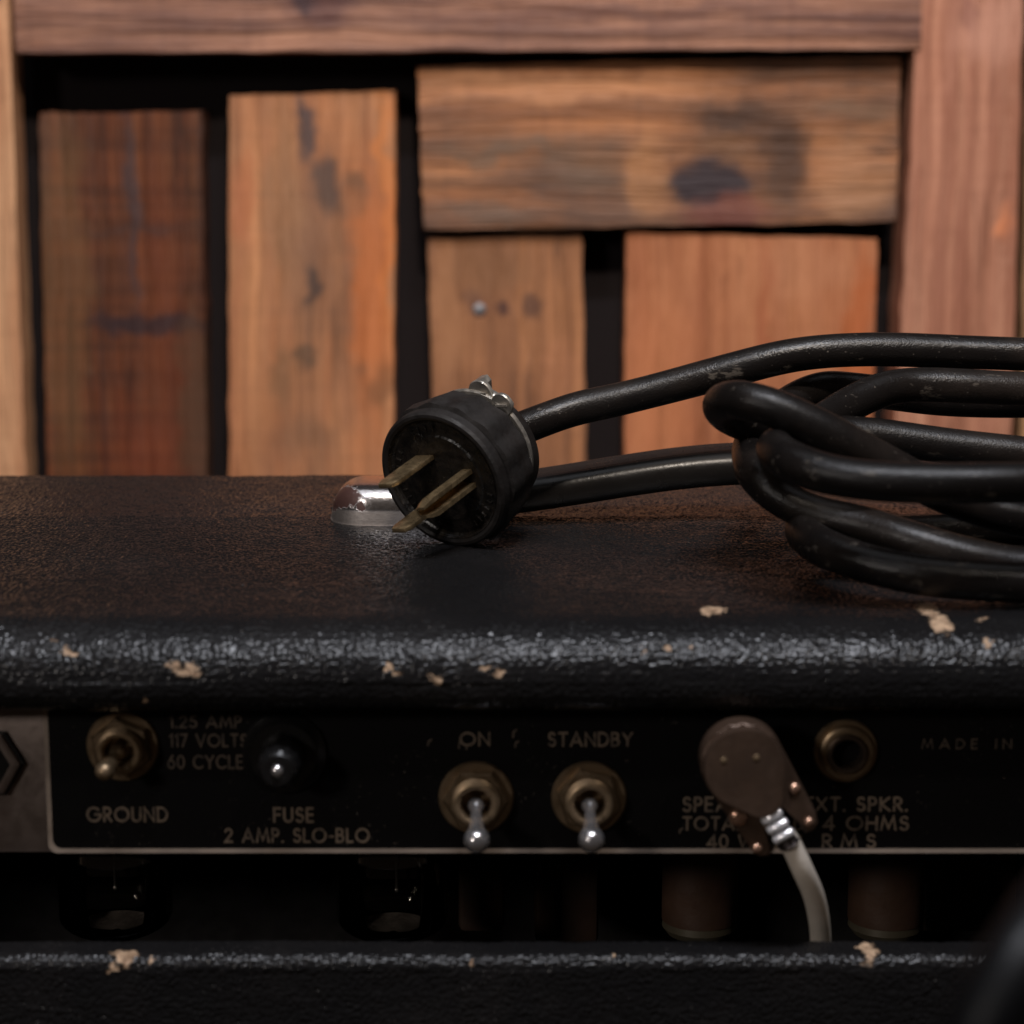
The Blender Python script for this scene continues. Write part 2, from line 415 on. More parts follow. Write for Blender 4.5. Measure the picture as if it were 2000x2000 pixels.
wear_top = [patch(*a, vis_top) for a in [(373, 1308, 60, 26), (345, 1300, 34, 18), (137, 1273, 30, 14), (775, 1312, 34, 14), (755, 1306, 16, 16), (845, 1326, 26, 14), (948, 1310, 40, 14), (975, 1312, 22, 18), (1397, 1195, 38, 13), (1380, 1196, 20, 15),
                                         (1312, 1268, 18, 14), (1346, 1265, 13, 11), (1812, 1192, 40, 24), (1836, 1218, 38, 32), (1917, 1213, 22, 9), (1928, 1258, 22, 22), (1733, 1384, 40, 11), (566, 1386, 16, 9), (290, 1366, 7, 22), (1255, 1270, 9, 9), (100, 1250, 9, 7)]]
vis_low = [(y, z) for y, z in ([(FD, LT - .05)] + prof_low[:12])]
wear_low = [patch(*a, vis_low) for a in [(243, 1868, 46, 22), (225, 1893, 26, 26), (298, 1875, 9, 14), (1195, 1871, 15, 10), (1697, 1858, 32, 12), (1990, 1868, 12, 14), (923, 1880, 12, 12), (15, 1848, 14, 8)]]

def scaled(ps, origin): return [(c - origin, r) for c, r in ps]
o_top = Vector((0, FD, 0))
def vnoise(x, y, seed):
    """smooth value noise on a unit lattice"""
    xi = np.floor(x).astype(np.int64); yi = np.floor(y).astype(np.int64); fx = x - xi; fy = y - yi
    fx = fx * fx * (3 - 2 * fx); fy = fy * fy * (3 - 2 * fy)
    h = lambda i, j: rnd(i, j, seed)
    return (h(xi, yi) * (1 - fx) + h(xi + 1, yi) * fx) * (1 - fy) + (h(xi, yi + 1) * (1 - fx) + h(xi + 1, yi + 1) * fx) * fy
def rnd(i, j, k):
    v = (i.astype(np.int64) * 374761393 + j.astype(np.int64) * 668265263 + k * 1274126177) & 0xffffffff
    v = ((v ^ (v >> 13)) * 1274126177) & 0xffffffff
    v = ((v ^ (v >> 16)) * 2246822519) & 0xffffffff
    return ((v ^ (v >> 15)) & 0xffffff) / float(0xffffff)
def pebbles(x, y, cell, seed):
    """0 in the creases, 1 on the pebble crowns"""
    u = x / cell + (vnoise(x / cell * .7, y / cell * .7, seed + 5) - .5) * .9; v = y / cell + (vnoise(x / cell * .7, y / cell * .7, seed + 6) - .5) * .9
    ui = np.floor(u); vi = np.floor(v); f1 = np.full(u.shape, 9.); f2 = np.full(u.shape, 9.)
    for a in (-1, 0, 1):
        for b in (-1, 0, 1):
            i = ui + a; j = vi + b
            dx = i + .1 + .8 * rnd(i, j, seed) - u; dy = j + .1 + .8 * rnd(i, j, seed + 1) - v
            d = np.sqrt(dx * dx + dy * dy)
            f2 = np.where(d < f1, f1, np.minimum(f2, d)); f1 = np.minimum(f1, d)
    e = np.clip((f2 - f1) / .30, 0, 1)
    return (1 - (1 - e) ** 2) * np.sqrt(np.clip(1 - 1.1 * f1 * f1, .02, 1)) * (.55 + .9 * rnd(ui, vi, seed + 3) * 0 + .45 * vnoise(u * .8, v * .8, seed + 4))
def densify(prof, spacing):
    """resample a closed (y, z) outline; spacing(y, z) gives the step"""
    out = []
    n = len(prof)
    for i in range(n):
        a = prof[i]; b = prof[(i + 1) % n]; L = math.hypot(b[0] - a[0], b[1] - a[1])
        k = max(1, int(math.ceil(L / spacing((a[0] + b[0]) / 2, (a[1] + b[1]) / 2))))
        out += [(a[0] + (b[0] - a[0]) * q / k, a[1] + (b[1] - a[1]) * q / k) for q in range(k)]
    return out
def columns(x0, x1, half, fine, coarse):
    return list(np.arange(x0, -half, coarse)) + list(np.arange(-half, half, fine)) + list(np.arange(half, x1, coarse)) + [x1]
def covered_board(name, prof, xs, mat, parent, origin, amp_, cell, seed, wob):
    P = np.array(prof); n = len(P); X = np.array(xs); m = len(X)
    t_ = np.roll(P, -1, 0) - np.roll(P, 1, 0); t_ /= np.maximum(np.linalg.norm(t_, axis=1, keepdims=True), 1e-12)
    nrm = np.stack([-t_[:, 1], t_[:, 0]], 1)                      # outline runs clockwise seen from +x
    S = np.concatenate([[0], np.cumsum(np.linalg.norm(np.diff(P, axis=0), axis=1))])
    XX, SS = np.meshgrid(X, S, indexing='ij')
    h = pebbles(XX, SS, cell, seed) * amp_ * (.8 + .4 * vnoise(XX / .0045, SS / .0045, seed + 20))
    h += (vnoise(XX / .03, SS / .03, seed + 9) - .5) * wob + (vnoise(XX / .009, SS / .009, seed + 10) - .5) * wob * .4 + vnoise(XX / .0004, SS / .0004, seed + 11) * amp_ * .12
    V = np.empty((m, n, 3)); V[:, :, 0] = XX; V[:, :, 1] = P[None, :, 0] + nrm[None, :, 0] * h; V[:, :, 2] = P[None, :, 1] + nrm[None, :, 1] * h
    V -= np.array(origin)[None, None, :]
    I = np.arange(m * n).reshape(m, n)
    A = I[:-1]; B = I[1:]
    F_ = np.stack([A, np.roll(A, -1, 1), np.roll(B, -1, 1), B], -1).reshape(-1, 4)
    me = bpy.data.meshes.new(name)
    me.vertices.add(m * n); me.vertices.foreach_set('co', V.reshape(-1).astype(np.float32))
    nf = len(F_); ends = [I[0][::-1], I[-1]]
    loops = np.concatenate([F_.reshape(-1)] + ends); me.loops.add(len(loops)); me.loops.foreach_set('vertex_index', loops.astype(np.int32))
    me.polygons.add(nf + 2)
    st = np.concatenate([np.arange(nf) * 4, [nf * 4, nf * 4 + n]]); me.polygons.foreach_set('loop_start', st.astype(np.int32))
    me.polygons.foreach_set('use_smooth', np.ones(nf + 2, bool))
    me.update(calc_edges=True); me.validate()
    me.materials.append(mat)
    o = bpy.data.objects.new(name, me); C.objects.link(o); o.location = origin; adopt(o, parent); return o
def sp_top(y, z):
    if z < -TH + .002 or y > BD - .004: return .004
    return .00036 if y < .615 else .0008
def sp_low(y, z): return .00036 if (z > LT - .024 and y < FD + .011) else .004
vt = densify(prof_top, sp_top)
covered_board('cabinet_top', vt, columns(XL, XR, .172, .00038, .004), vinyl('worn_black_vinyl', scaled(wear_top, o_top)), amp, o_top, .00048, .00140, 3, .0005)
VIN = vinyl('black_vinyl', [])
o_low = Vector((0, FD, LT))
low = [q for q in prof_low[:-2]] + [(FD + .0105, -.20), (FD, -.20), (FD, LT - .024)]
covered_board('back_board', densify(low, sp_low), columns(XL + .02, XR - .02, .135, .00036, .004), vinyl('worn_black_vinyl_board', scaled(wear_low, o_low)), amp, o_low, .00052, .00140, 41, .0004)
for x in (XL + .0096, XR - .0096):
    bm = bmesh.new(); add_box(bm, (x, (FD + BD) / 2, (-.0192 - .215) / 2), (.0192, BD - FD - .0006, .215 - .0192 - .0004), .004)
    build('cabinet_side', bm, VIN, amp)
bm = bmesh.new(); add_box(bm, ((XL + XR) / 2, (FD + BD) / 2, -.2075), (XR - XL - .039, BD - FD - .001, .015), .003); build('cabinet_bottom', bm, VIN, amp)
bm = bmesh.new(); add_box(bm, ((XL + XR) / 2, BD - .012, -.11), (XR - XL - .039, .012, .179)); build('front_board', bm, plain('raw_dark_board', (.012, .009, .008), .8, 0), amp)

# chassis: a metal tray hanging under the top, its rear lip printed black
t = NT('dull_chassis_steel')
col = t.mix(t.noise(120, 5, .65), (.27, .215, .185, 1), (.16, .125, .11, 1)); col = t.mix(t.remap(t.noise(30, 4, .6), .5, .7), col, (.15, .10, .085, 1))
STEEL = t.done(col, t.remap(t.noise(200, 4, .6), .3, .7, .34, .55), .75, t.bump(t.noise(900, 3, .6), .00003))
ZB = at(1000, 1668, PD).z
bm = bmesh.new(); add_box(bm, ((XL + XR) / 2 , PD + .0009 + .09, (-.0195 + ZB) / 2), (XR - XL - .045, .18, -.0195 - ZB), .0006)
chassis = build('chassis', bm, STEEL, amp, origin=(0, PD + .001, ZB))
t = NT('black_panel_print')
sc1 = t.mapping((1, 1, 3.5), rot=(0, R(28), 0))
scr = t.remap(t.noise(420, 2, .5, sc1), .73, .78); scr = t.math('MULTIPLY', scr, t.remap(t.noise(35, 3, .6), .5, .62))
col = t.mix(t.noise(40, 4, .6), (.0022, .0020, .0022, 1), (.0045, .0040, .0042, 1)); dsp = t.math('MULTIPLY', t.remap(t.noise(1500, 1, .5), .72, .77), t.remap(t.noise(60, 3, .6), .45, .65)); col = t.mix(t.math('MULTIPLY', scr, .8), col, (.18, .14, .11, 1)); col = t.mix(t.math('MULTIPLY', dsp, .5), col, (.16, .14, .12, 1))
PRINT = t.done(col, .5, 0., t.bump(t.noise(1500, 2, .5), .00002), .15)
xl0 = at(88, 1400, PD).x; xc = at(101, 1650, PD).x
xlb = at(94, 1664, PD).x
def panel_outline(g):      # rounded lower left corner; g shrinks it
    r = .0022
    xa = xl0 + g; za = -.0197; zb = ZB + .0002 + g
    pts = [(xa - .0006, za), (XR - .024, za), (XR - .024, zb)]
    cx, cz = xlb + g + r, zb + r
    pts += [(cx + r * math.cos(R(a)), cz + r * math.sin(R(a))) for a in range(270, 179, -10)]
    return pts
bm = bmesh.new(); add_prism(bm, panel_outline(.0013), PD - .0004, PD + .0006)
panel = build('printed_panel', bm, PRINT, chassis)
# border line: bare strip along the left side and the foot of the panel
o1 = panel_outline(.0013); o2 = panel_outline(.0002)
bm = bmesh.new()
pa = [p for p in o1[2:]] + [o1[0]]; pb = [p for p in o2[2:]] + [o2[0]]
rowsA = [[bm.verts.new((x, d, z)) for x, z in pa] for d in (PD - .00045, PD + .0006)]
rowsB = [[bm.verts.new((x, d, z)) for x, z in pb] for d in (PD - .00045, PD + .0006)]
for i in range(len(pa) - 1):
    bm.faces.new((rowsA[0][i], rowsA[0][i + 1], rowsB[0][i + 1], rowsB[0][i]))
    bm.faces.new((rowsB[0][i], rowsB[0][i + 1], rowsB[1][i + 1], rowsB[1][i]))
    bm.faces.new((rowsA[0][i], rowsA[0][i + 1], rowsA[1][i + 1], rowsA[1][i]))
LINEM = plain('aged_cream_line', (.40, .32, .26), .5, .1, None, var=.35, var_scale=70)
build('border_line', bm, LINEM, chassis)

# lettering in strokes of even width, geometric sans serif
def circ(cx, cy, rx, ry, a0, a1, n=20): return [(cx + rx * math.cos(R(a0 + (a1 - a0) * i / n)), cy + ry * math.sin(R(a0 + (a1 - a0) * i / n))) for i in range(n + 1)]
G = {
 'A': (.78, [[(0, 0), (.39, 1), (.78, 0)], [(.15, .30), (.63, .30)]]),
 'B': (.50, [[(0, 0), (0, 1), (.22, 1)] + circ(.22, .76, .22, .24, 90, -90, 10) + [(0, .52)], [(.0, .52), (.24, .52)] + circ(.24, .26, .26, .26, 90, -90, 10) + [(0, 0)]]),
 'C': (.76, [circ(.46, .5, .46, .5, 48, 312)]),
 'D': (.66, [[(0, 0), (0, 1), (.2, 1)] + circ(.2, .5, .46, .5, 90, -90, 16) + [(0, 0)]]),
 'E': (.44, [[(.44, 1), (0, 1), (0, 0), (.44, 0)], [(0, .52), (.40, .52)]]),
 'F': (.44, [[(.44, 1), (0, 1), (0, 0)], [(0, .52), (.40, .52)]]),
 'G': (.92, [circ(.48, .5, .48, .5, 45, 360) + [(.55, .5)]]),
 'H': (.62, [[(0, 0), (0, 1)], [(.62, 0), (.62, 1)], [(0, .52), (.62, .52)]]),
 'I': (.0, [[(0, 0), (0, 1)]]),
 'K': (.60, [[(0, 0), (0, 1)], [(.56, 1), (.04, .5), (.60, 0)]]),
 'L': (.40, [[(0, 1), (0, 0), (.40, 0)]]),
 'M': (.90, [[(0, 0), (.14, 1), (.45, .12), (.76, 1), (.90, 0)]]),
 'N': (.66, [[(0, 0), (0, 1), (.66, 0), (.66, 1)]]),
 'O': (.96, [circ(.48, .5, .48, .5, 0, 360, 32)]),
 'P': (.46, [[(0, 0), (0, 1), (.20, 1)] + circ(.20, .73, .26, .27, 90, -90, 10) + [(0, .46)]]),
 'R': (.50, [[(0, 0), (0, 1), (.20, 1)] + circ(.20, .73, .26, .27, 90, -90, 10) + [(0, .46)], [(.16, .46), (.50, 0)]]),
 'S': (.48, [circ(.24, .75, .20, .25, 30, 250, 12) + circ(.24, .26, .24, .26, 75, -150, 12)]),
 'T': (.56, [[(0, 1), (.56, 1)], [(.28, 1), (.28, 0)]]),
 'U': (.58, [[(0, 1)] + circ(.29, .29, .29, .29, 180, 360, 14) + [(.58, 1)]]),
 'V': (.74, [[(0, 1), (.37, 0), (.74, 1)]]),
 'W': (1.1, [[(0, 1), (.27, 0), (.55, .9), (.83, 0), (1.1, 1)]]),
 'X': (.64, [[(0, 1), (.64, 0)], [(.64, 1), (0, 0)]]),
 'Y': (.66, [[(0, 1), (.33, .48), (.66, 1)], [(.33, .48), (.33, 0)]]),
 '0': (.56, [circ(.28, .5, .28, .5, 0, 360, 24)]),
 '1': (.16, [[(0, .84), (.16, 1), (.16, 0)]]),
 '2': (.50, [circ(.25, .74, .24, .26, 165, -35, 12) + [(0, 0), (.50, 0)]]),
 '4': (.60, [[(.46, 0), (.46, 1), (0, .26), (.60, .26)]]),
 '5': (.50, [[(.46, 1), (.14, 1), (.06, .60)] + circ(.22, .31, .28, .31, 100, -140, 14)]),
 '6': (.54, [[(.40, 1), (.02, .42)], circ(.27, .31, .27, .31, 0, 360, 24)]),
 '7': (.50, [[(0, 1), (.50, 1), (.14, 0)]]),
 '.': (.04, [[(0, .0), (0.04, .0)]]), ',': (.04, [[(.04, .04), (-.02, -.14)]]), '-': (.26, [[(0, .42), (.26, .42)]]),
}
def ribbon(bm, pts, hw, y, thick=.00012):
    closed = (Vector(pts[0]) - Vector(pts[-1])).length < 1e-5 and len(pts) > 3
    P = [Vector(p) for p in pts]
    Q = [P[0]]
    for p in P[1:]:
        if (p - Q[-1]).length > 1e-6: Q.append(p)
    P = Q
    if closed and (P[0] - P[-1]).length < 1e-5: P = P[:-1]
    n = len(P); L = []
    for i in range(n):
        a = P[(i - 1) % n] if (closed or i > 0) else None; b = P[(i + 1) % n] if (closed or i < n - 1) else None
        d1 = (P[i] - a).normalized() if a is not None else None; d2 = (b - P[i]).normalized() if b is not None else None
        if d1 is None: d1 = d2
        if d2 is None: d2 = d1
        n1 = Vector((-d1.y, d1.x)); n2 = Vector((-d2.y, d2.x)); m = n1 + n2
        m = m.normalized() if m.length > 1e-4 else n1
        k = min(2.2, 1 / max(.2, m.dot(n1)))
        p = P[i].copy()
        if not closed and i == 0: p -= d2 * hw * .9
        if not closed and i == n - 1: p += d1 * hw * .9
        L.append((p + m * hw * k, p - m * hw * k))
    v0 = [(bm.verts.new((a.x, y, a.y)), bm.verts.new((b.x, y, b.y))) for a, b in L]
    v1 = [(bm.verts.new((a.x, y + thick, a.y)), bm.verts.new((b.x, y + thick, b.y))) for a, b in L]
    rng = range(n) if closed else range(n - 1)
    for i in rng:
        j = (i + 1) % n
        bm.faces.new((v0[i][0], v0[j][0], v0[j][1], v0[i][1]))
        bm.faces.new((v0[i][0], v1[i][0], v1[j][0], v0[j][0])); bm.faces.new((v0[i][1], v0[j][1], v1[j][1], v1[i][1]))
def lettering(s, x0, x1, ytop, ybot, mat, space=.30, weight=.085, parent=None, gap=.55):
    a = atd(x0, ybot, PD); b = atd(x1, ybot, PD); tp = atd(x0, ytop, PD)
    H = tp.z - a.z; W = b.x - a.x
    n = 0; xs = []
    cur = 0
    for ch in s:
        if ch == ' ': cur += gap; continue
        xs.append((ch, cur)); cur += G[ch][0] + space
    total = cur - space
    k = W / total
    bm = bmesh.new(); q = 0
    for ch, cx in xs:
        for st in G[ch][1]:
            ribbon(bm, [(a.x + (cx + p[0]) * k, a.z + p[1] * H) for p in st], weight * H, PD - .00052 - .00001 * (q % 5)); q += 1
    return build('lettering', bm, mat, parent or chassis, smooth=False)
t = NT('faded_gold_lettering')
wornm = t.remap(t.noise(500, 3, .6), .30, .55)
col = t.mix(wornm, (.07, .052, .040, 1), (.17, .125, .088, 1))
INK = t.done(col, .6, 0.)
t = NT('darker_lettering')
wornm = t.remap(t.noise(430, 3, .6), .30, .56)
INK2 = t.done(t.mix(wornm, (.055, .042, .033, 1), (.11, .080, .058, 1)), .6, 0.)  # darker tone of the lettering colour
for a in [('GROUND', 166, 316, 1523, 1548, INK), ('FUSE', 518, 591, 1524, 1549, INK), ('2 AMP. SLO-BLO', 426, 696, 1563, 1587, INK), ('1.25 AMP', 322, 455, 1350, 1371, INK2), ('117 VOLTS', 322, 466, 1385, 1407, INK2),
          ('60 CYCLES', 318, 474, 1425, 1448, INK2), ('ON', 869, 923, 1382, 1405, INK), ('STANDBY', 1035, 1192, 1382, 1406, INK), ('SPEAKER', 1289, 1440, 1504, 1529, INK), ('EXT. SPKR.', 1519, 1710, 1504, 1528, INK),
          ('TOTAL LOAD', 1289, 1515, 1541, 1564, INK), ('4 OHMS', 1554, 1712, 1540, 1564, INK), ('40 WATTS', 1335, 1512, 1575, 1598, INK)]:
    lettering(*a)
lettering('RMS', 1552, 1650, 1574, 1597, INK, space=.62)
lettering('MADE IN U.S.A.', 1739, 2055, 1394, 1411, INK2, space=.62, gap=1.0, weight=.07)
# stray marks of old paint beside the switch lettering
for (x, y, h) in [(866, 1410, 22), (880, 1412, 14), (968, 1390, 24), (972, 1408, 16), (808, 1404, 14), (1282, 1570, 12)]:
    bm = bmesh.new(); p = atd(x, y, PD); q = p + Vector((.0003, 0, h / 9.2 * .001 * .5))
    ribbon(bm, [(p.x, p.z), (q.x - .0002, q.z), (q.x + .0004, q.z + .0004)], .0002, PD - .0005); build('paint_mark', bm, INK2, chassis)

BRASS = patina('tarnished_nickel', (.30, .215, .13, 1), (.17, .115, .07, 1), .36, .52, 300)
NICKEL = patina('bright_nickel', (.62, .60, .60, 1), (.34, .31, .30, 1), .16, .64, 500)
DARKM = plain('dark_cavity', (.008, .007, .006), .6)
def toggle(cx, cy, tipx, tipy, reach, s=1.0, bright=True, tip_r=.0030, turn=0):
    c = at(cx, cy, PD); e = empty('toggle_switch', c); adopt(e, amp)
    fr = (Vector((0, -1, 0)), Vector((1, 0, 0)), Vector((0, 0, 1)))
    bm = bmesh.new(); add_lathe(bm, c, None, [(.0003, .0070 * s), (.0003, .0087 * s), (.0009, .0088 * s), (.0014, .0084 * s), (.0014, .0060 * s)], 64, fr); build('washer', bm, BRASS, e, origin=c)
    fr6 = (fr[0], Matrix.Rotation(R(turn), 3, fr[0]) @ fr[1], Matrix.Rotation(R(turn), 3, fr[0]) @ fr[2])
    bm = bmesh.new(); add_lathe(bm, c, None, [(.0014, .0076 * s), (.0032, .0076 * s), (.0038, .0071 * s), (.0038, .0052 * s)], 96, fr6, polygon=6); build('hex_nut', bm, BRASS, e, origin=c, angle=25)
    prof = [(.001, .0056 * s)]
    for i in range(6): prof += [(.0036 + i * .0005, .0056 * s), (.00385 + i * .0005, .0052 * s)]
    prof += [(.0068, .0052 * s), (.0070, .0048 * s), (.0070, .0041 * s), (.0064, .0036 * s), (.0040, .0033 * s), (.0012, .0030 * s)]
    bm = bmesh.new(); add_lathe(bm, c, None, prof, 48, fr, cap1=True); build('bushing', bm, BRASS, e, origin=c, angle=25)
    tip = at(tipx, tipy, PD - reach); piv = c + Vector((0, -.0035, 0)); ax = tip - piv; L = ax.length
    bm = bmesh.new()
    prof = [(.0, .0010), (.0004, .0016), (.0016, .0020), (.0028, .0018), (.0038, .0012), (L * .45, .0014), (L * .72, .0019)]
    rr = tip_r
    for a in range(130, -1, -10): prof.append((L + rr * math.cos(R(a)), max(rr * math.sin(R(a)), .00005)))
    prof = [(t_, max(r_, .00005)) for t_, r_ in prof]
    add_lathe(bm, piv, ax, prof, 40, cap1=True); build('lever', bm, NICKEL if bright else BRASS, e, origin=piv, angle=80)
    return e
tag(toggle(930, 1556, 931, 1641, .0165, turn=30), 'toggle switch under the word ON with its lever down')
tag(toggle(1150, 1556, 1155, 1640, .0168, turn=17), 'toggle switch under the word STANDBY with its lever down')
tag(toggle(241, 1455, 205, 1506, .013, .96, False, .0022, 8), 'tarnished ground switch with its lever pushed to the left')
# fuse holder
c = at(556, 1468, PD); e = empty('fuse_holder', c); adopt(e, amp)
BAKE = plain('black_bakelite', (.008, .0075, .0075), .30, 0., 700, .00005)
fr = (Vector((0, -1, 0)), Vector((1, 0, 0)), Vector((0, 0, 1)))
bm = bmesh.new(); add_lathe(bm, c, None, [(.0002, .0062), (.0002, .0098), (.0014, .0097), (.0022, .0086), (.0034, .0076), (.0034, .005)], 48, fr); build('collar', bm, BAKE, e, origin=c)
bm = bmesh.new(); add_lathe(bm, c, None, [(.002, .0054), (.013, .0049), (.0148, .0045), (.0158, .0036), (.0160, .0022), (.0157, .0014), (.0161, .0009), (.0162, .0002)], 48, fr, cap1=True,
    flute=lambda th, t_: (-.0003 if (int(th / (2 * math.pi) * 24) % 2 and .003 < t_ < .014) else 0)); build('fuse_cap', bm, BAKE, e, origin=c)
cc = c + Vector((0, -.0161, 0)); bm = bmesh.new(); add_lathe(bm, cc, None, [(-.0004, .0014), (.0003, .0013), (.0007, .0009), (.0009, .0003)], 24, fr, cap1=True); build('fuse_glint', bm, NICKEL, e, origin=cc)  # bright bead added as the glint on the fuse cap
# speaker jack
c = at(1650, 1464, PD); e = empty('speaker_jack', c); adopt(e, amp)
bm = bmesh.new(); add_lathe(bm, c, None, [(.0003, .0055), (.0003, .0074), (.0010, .0076), (.0016, .0072), (.0016, .0060)], 64, fr); build('washer', bm, BRASS, e, origin=c)
bm = bmesh.new(); add_lathe(bm, c, None, [(.0016, .0064), (.0030, .0062), (.0034, .0056), (.0034, .0045)], 60, fr); build('ring_nut', bm, BRASS, e, origin=c)
bm = bmesh.new(); add_lathe(bm, c, None, [(.001, .0047), (.0042, .0047), (.0045, .0043), (.0045, .0036), (.0010, .0034), (-.0002, .0034)], 48, fr, cap1=True); build('bushing', bm, plain('dark_brass', (.10, .07, .05), .4, .8), e, origin=c)
# mains outlet on the bare steel
c = at(-27, 1490, PD); e = empty('mains_outlet', c); adopt(e, amp)
frv = (fr[0], Matrix.Rotation(R(30), 3, fr[0]) @ fr[1], Matrix.Rotation(R(30), 3, fr[0]) @ fr[2])
bm = bmesh.new(); add_lathe(bm, c, None, [(.0002, .006), (.0002, .0083), (.0013, .0081), (.0017, .0074), (.0017, .0060)], 96, frv, polygon=6); build('outlet_rim', bm, STEEL, e, origin=c)
bm = bmesh.new(); add_lathe(bm, c, None, [(.0001, .0060), (.0001, .0089), (.0004, .0088), (.0005, .0065)], 96, frv, polygon=6); build('outlet_gasket', bm, DARKM, e, origin=c)
bm = bmesh.new(); add_lathe(bm, c, None, [(.0, .0062), (.0009, .0062), (.0009, .0002)], 48, fr, cap1=True); build('outlet_face', bm, BAKE, e, origin=c)

# tubes and cans hanging under the chassis
def glass_mat():                       # thin-walled glass: clear, with a sharp surface reflection
    t = NT('tube_glass'); nt = t.t
    tr = t.n('ShaderNodeBsdfTransparent'); tr.inputs[0].default_value = (.88, .86, .83, 1)
    gl = t.n('ShaderNodeBsdfGlossy'); gl.inputs['Roughness'].default_value = .03
    fr_ = t.n('ShaderNodeFresnel'); fr_.inputs[0].default_value = 1.6; mx = t.n('ShaderNodeMixShader')
    t.l(fr_.outputs[0], mx.inputs[0]); t.l(tr.outputs[0], mx.inputs[1]); t.l(gl.outputs[0], mx.inputs[2])
    t.l(mx.outputs[0], nt.nodes['Material Output'].inputs[0]); nt.nodes.remove(t.b); return t.m
GLASS = glass_mat(); PLATE = plain('grey_tube_plate', (.055, .045, .040), .55, .7); GETTER = plain('silver_getter', (.42, .38, .36), .30, .4, None, var=.6, var_scale=160)
down = (Vector((0, 0, -1)), Vector((1, 0, 0)), Vector((0, 1, 0)))
def tube(px, d, r, length, label=None):
    top = Vector((at(px, 1800, d).x, d, ZB - .0002)); e = empty('vacuum_tube', top); adopt(e, amp)
    bm = bmesh.new(); add_lathe(bm, top, None, [(0, r * .9), (.009, r * .92), (.011, r * .85)], 40, down, cap0=True, cap1=True); build('tube_base', bm, DARKM, e, origin=top)
    prof = [(.011, r * .62), (.014, r * .80), (.018, r * .95), (.024, r)]
    L = length; dome = r * .42
    for a in range(0, 91, 9): prof.append((L - dome + dome * math.sin(R(a)), max(r * math.cos(R(a)), .00005)))
    inner = [(t_ - (.0008 if t_ > .03 else 0), max(r_ - .0008, .00004)) for t_, r_ in reversed(prof)]
    bm = bmesh.new(); add_lathe(bm, top, None, prof + inner, 56, down); build('glass_envelope', bm, GLASS, e, origin=top, angle=80)
    bm = bmesh.new(); add_box(bm, top + Vector((0, 0, -(.012 + L - .014) / 2)), (r * .95, r * .55, L - .032), .0015); build('plate', bm, PLATE, e)
    # silvery getter flash in the lower dome
    bm = bmesh.new(); rows = []
    for a in range(44, 87, 6):
        t_, r_ = L - dome + dome * math.sin(R(a)) - .0013, (r - .0014) * math.cos(R(a))
        rows.append([bm.verts.new(top + Vector((r_ * math.cos(R(q)), r_ * math.sin(R(q)), -t_))) for q in range(-8, 189, 8)])
    for i in range(len(rows) - 1):
        for j in range(len(rows[0]) - 1): bm.faces.new((rows[i][j], rows[i][j + 1], rows[i + 1][j + 1], rows[i + 1][j]))
    build('getter', bm, GETTER, e, origin=top, angle=80)
    bm = bmesh.new(); c = top + Vector((r * .1, -r * .55, -(L - .016)))
    add_tube(bm, [c + Vector((0, 0, .012)), c], .0004, 8); bmesh.ops.create_icosphere(bm, subdivisions=2, radius=.0007, matrix=Matrix.Translation(c))  # thin rod and bead added for a glint inside the glass
    build('glint_rod', bm, NICKEL, e, origin=c)
    return e
dep = .545
tz = ZB - at(230, 1832, dep).z
tube(228, dep, .0150, tz - .0012); tube(768, dep, .0150, tz - .0006)
CARD = plain('brown_capacitor_sleeve', (.085, .045, .028), .5, 0., 500, .0001); ALU = plain('capacitor_end', (.12, .10, .065), .5, .2)
for i, (x0, x1, d) in enumerate([(1290, 1445, .560), (1655, 1810, .560)]):
    r = (x1 - x0) / 2 / F * d; x = at((x0 + x1) / 2, 1700, d).x
    top = Vector((x, d, ZB - .0002)); e = empty('capacitor_can', top); adopt(e, amp)
    bm = bmesh.new(); add_lathe(bm, top, None, [(0, r), (.045, r)], 40, down, cap0=True, cap1=True); build('can_sleeve', bm, CARD, e, origin=top)
    bm = bmesh.new(); add_lathe(bm, top, None, [(.045, r * .96), (.047, r * .99), (.049, r * .85), (.0495, r * .1)], 40, down, cap1=True); build('can_end', bm, ALU, e, origin=top)
for (x0, x1, d) in [(895, 985, .60), (1045, 1170, .59), (1800, 1990, .60)]:
    a = at(x0, 1700, d); b = at(x1, 1700, d); bm = bmesh.new(); add_box(bm, ((a.x + b.x) / 2, d + .02, ZB - .0325), (b.x - a.x, .04, .0645), .002)
    build('transformer', bm, plain('brown_transformer', (.05, .028, .018), .55, 0.), amp, origin=((a.x + b.x) / 2, d + .02, ZB - .03))

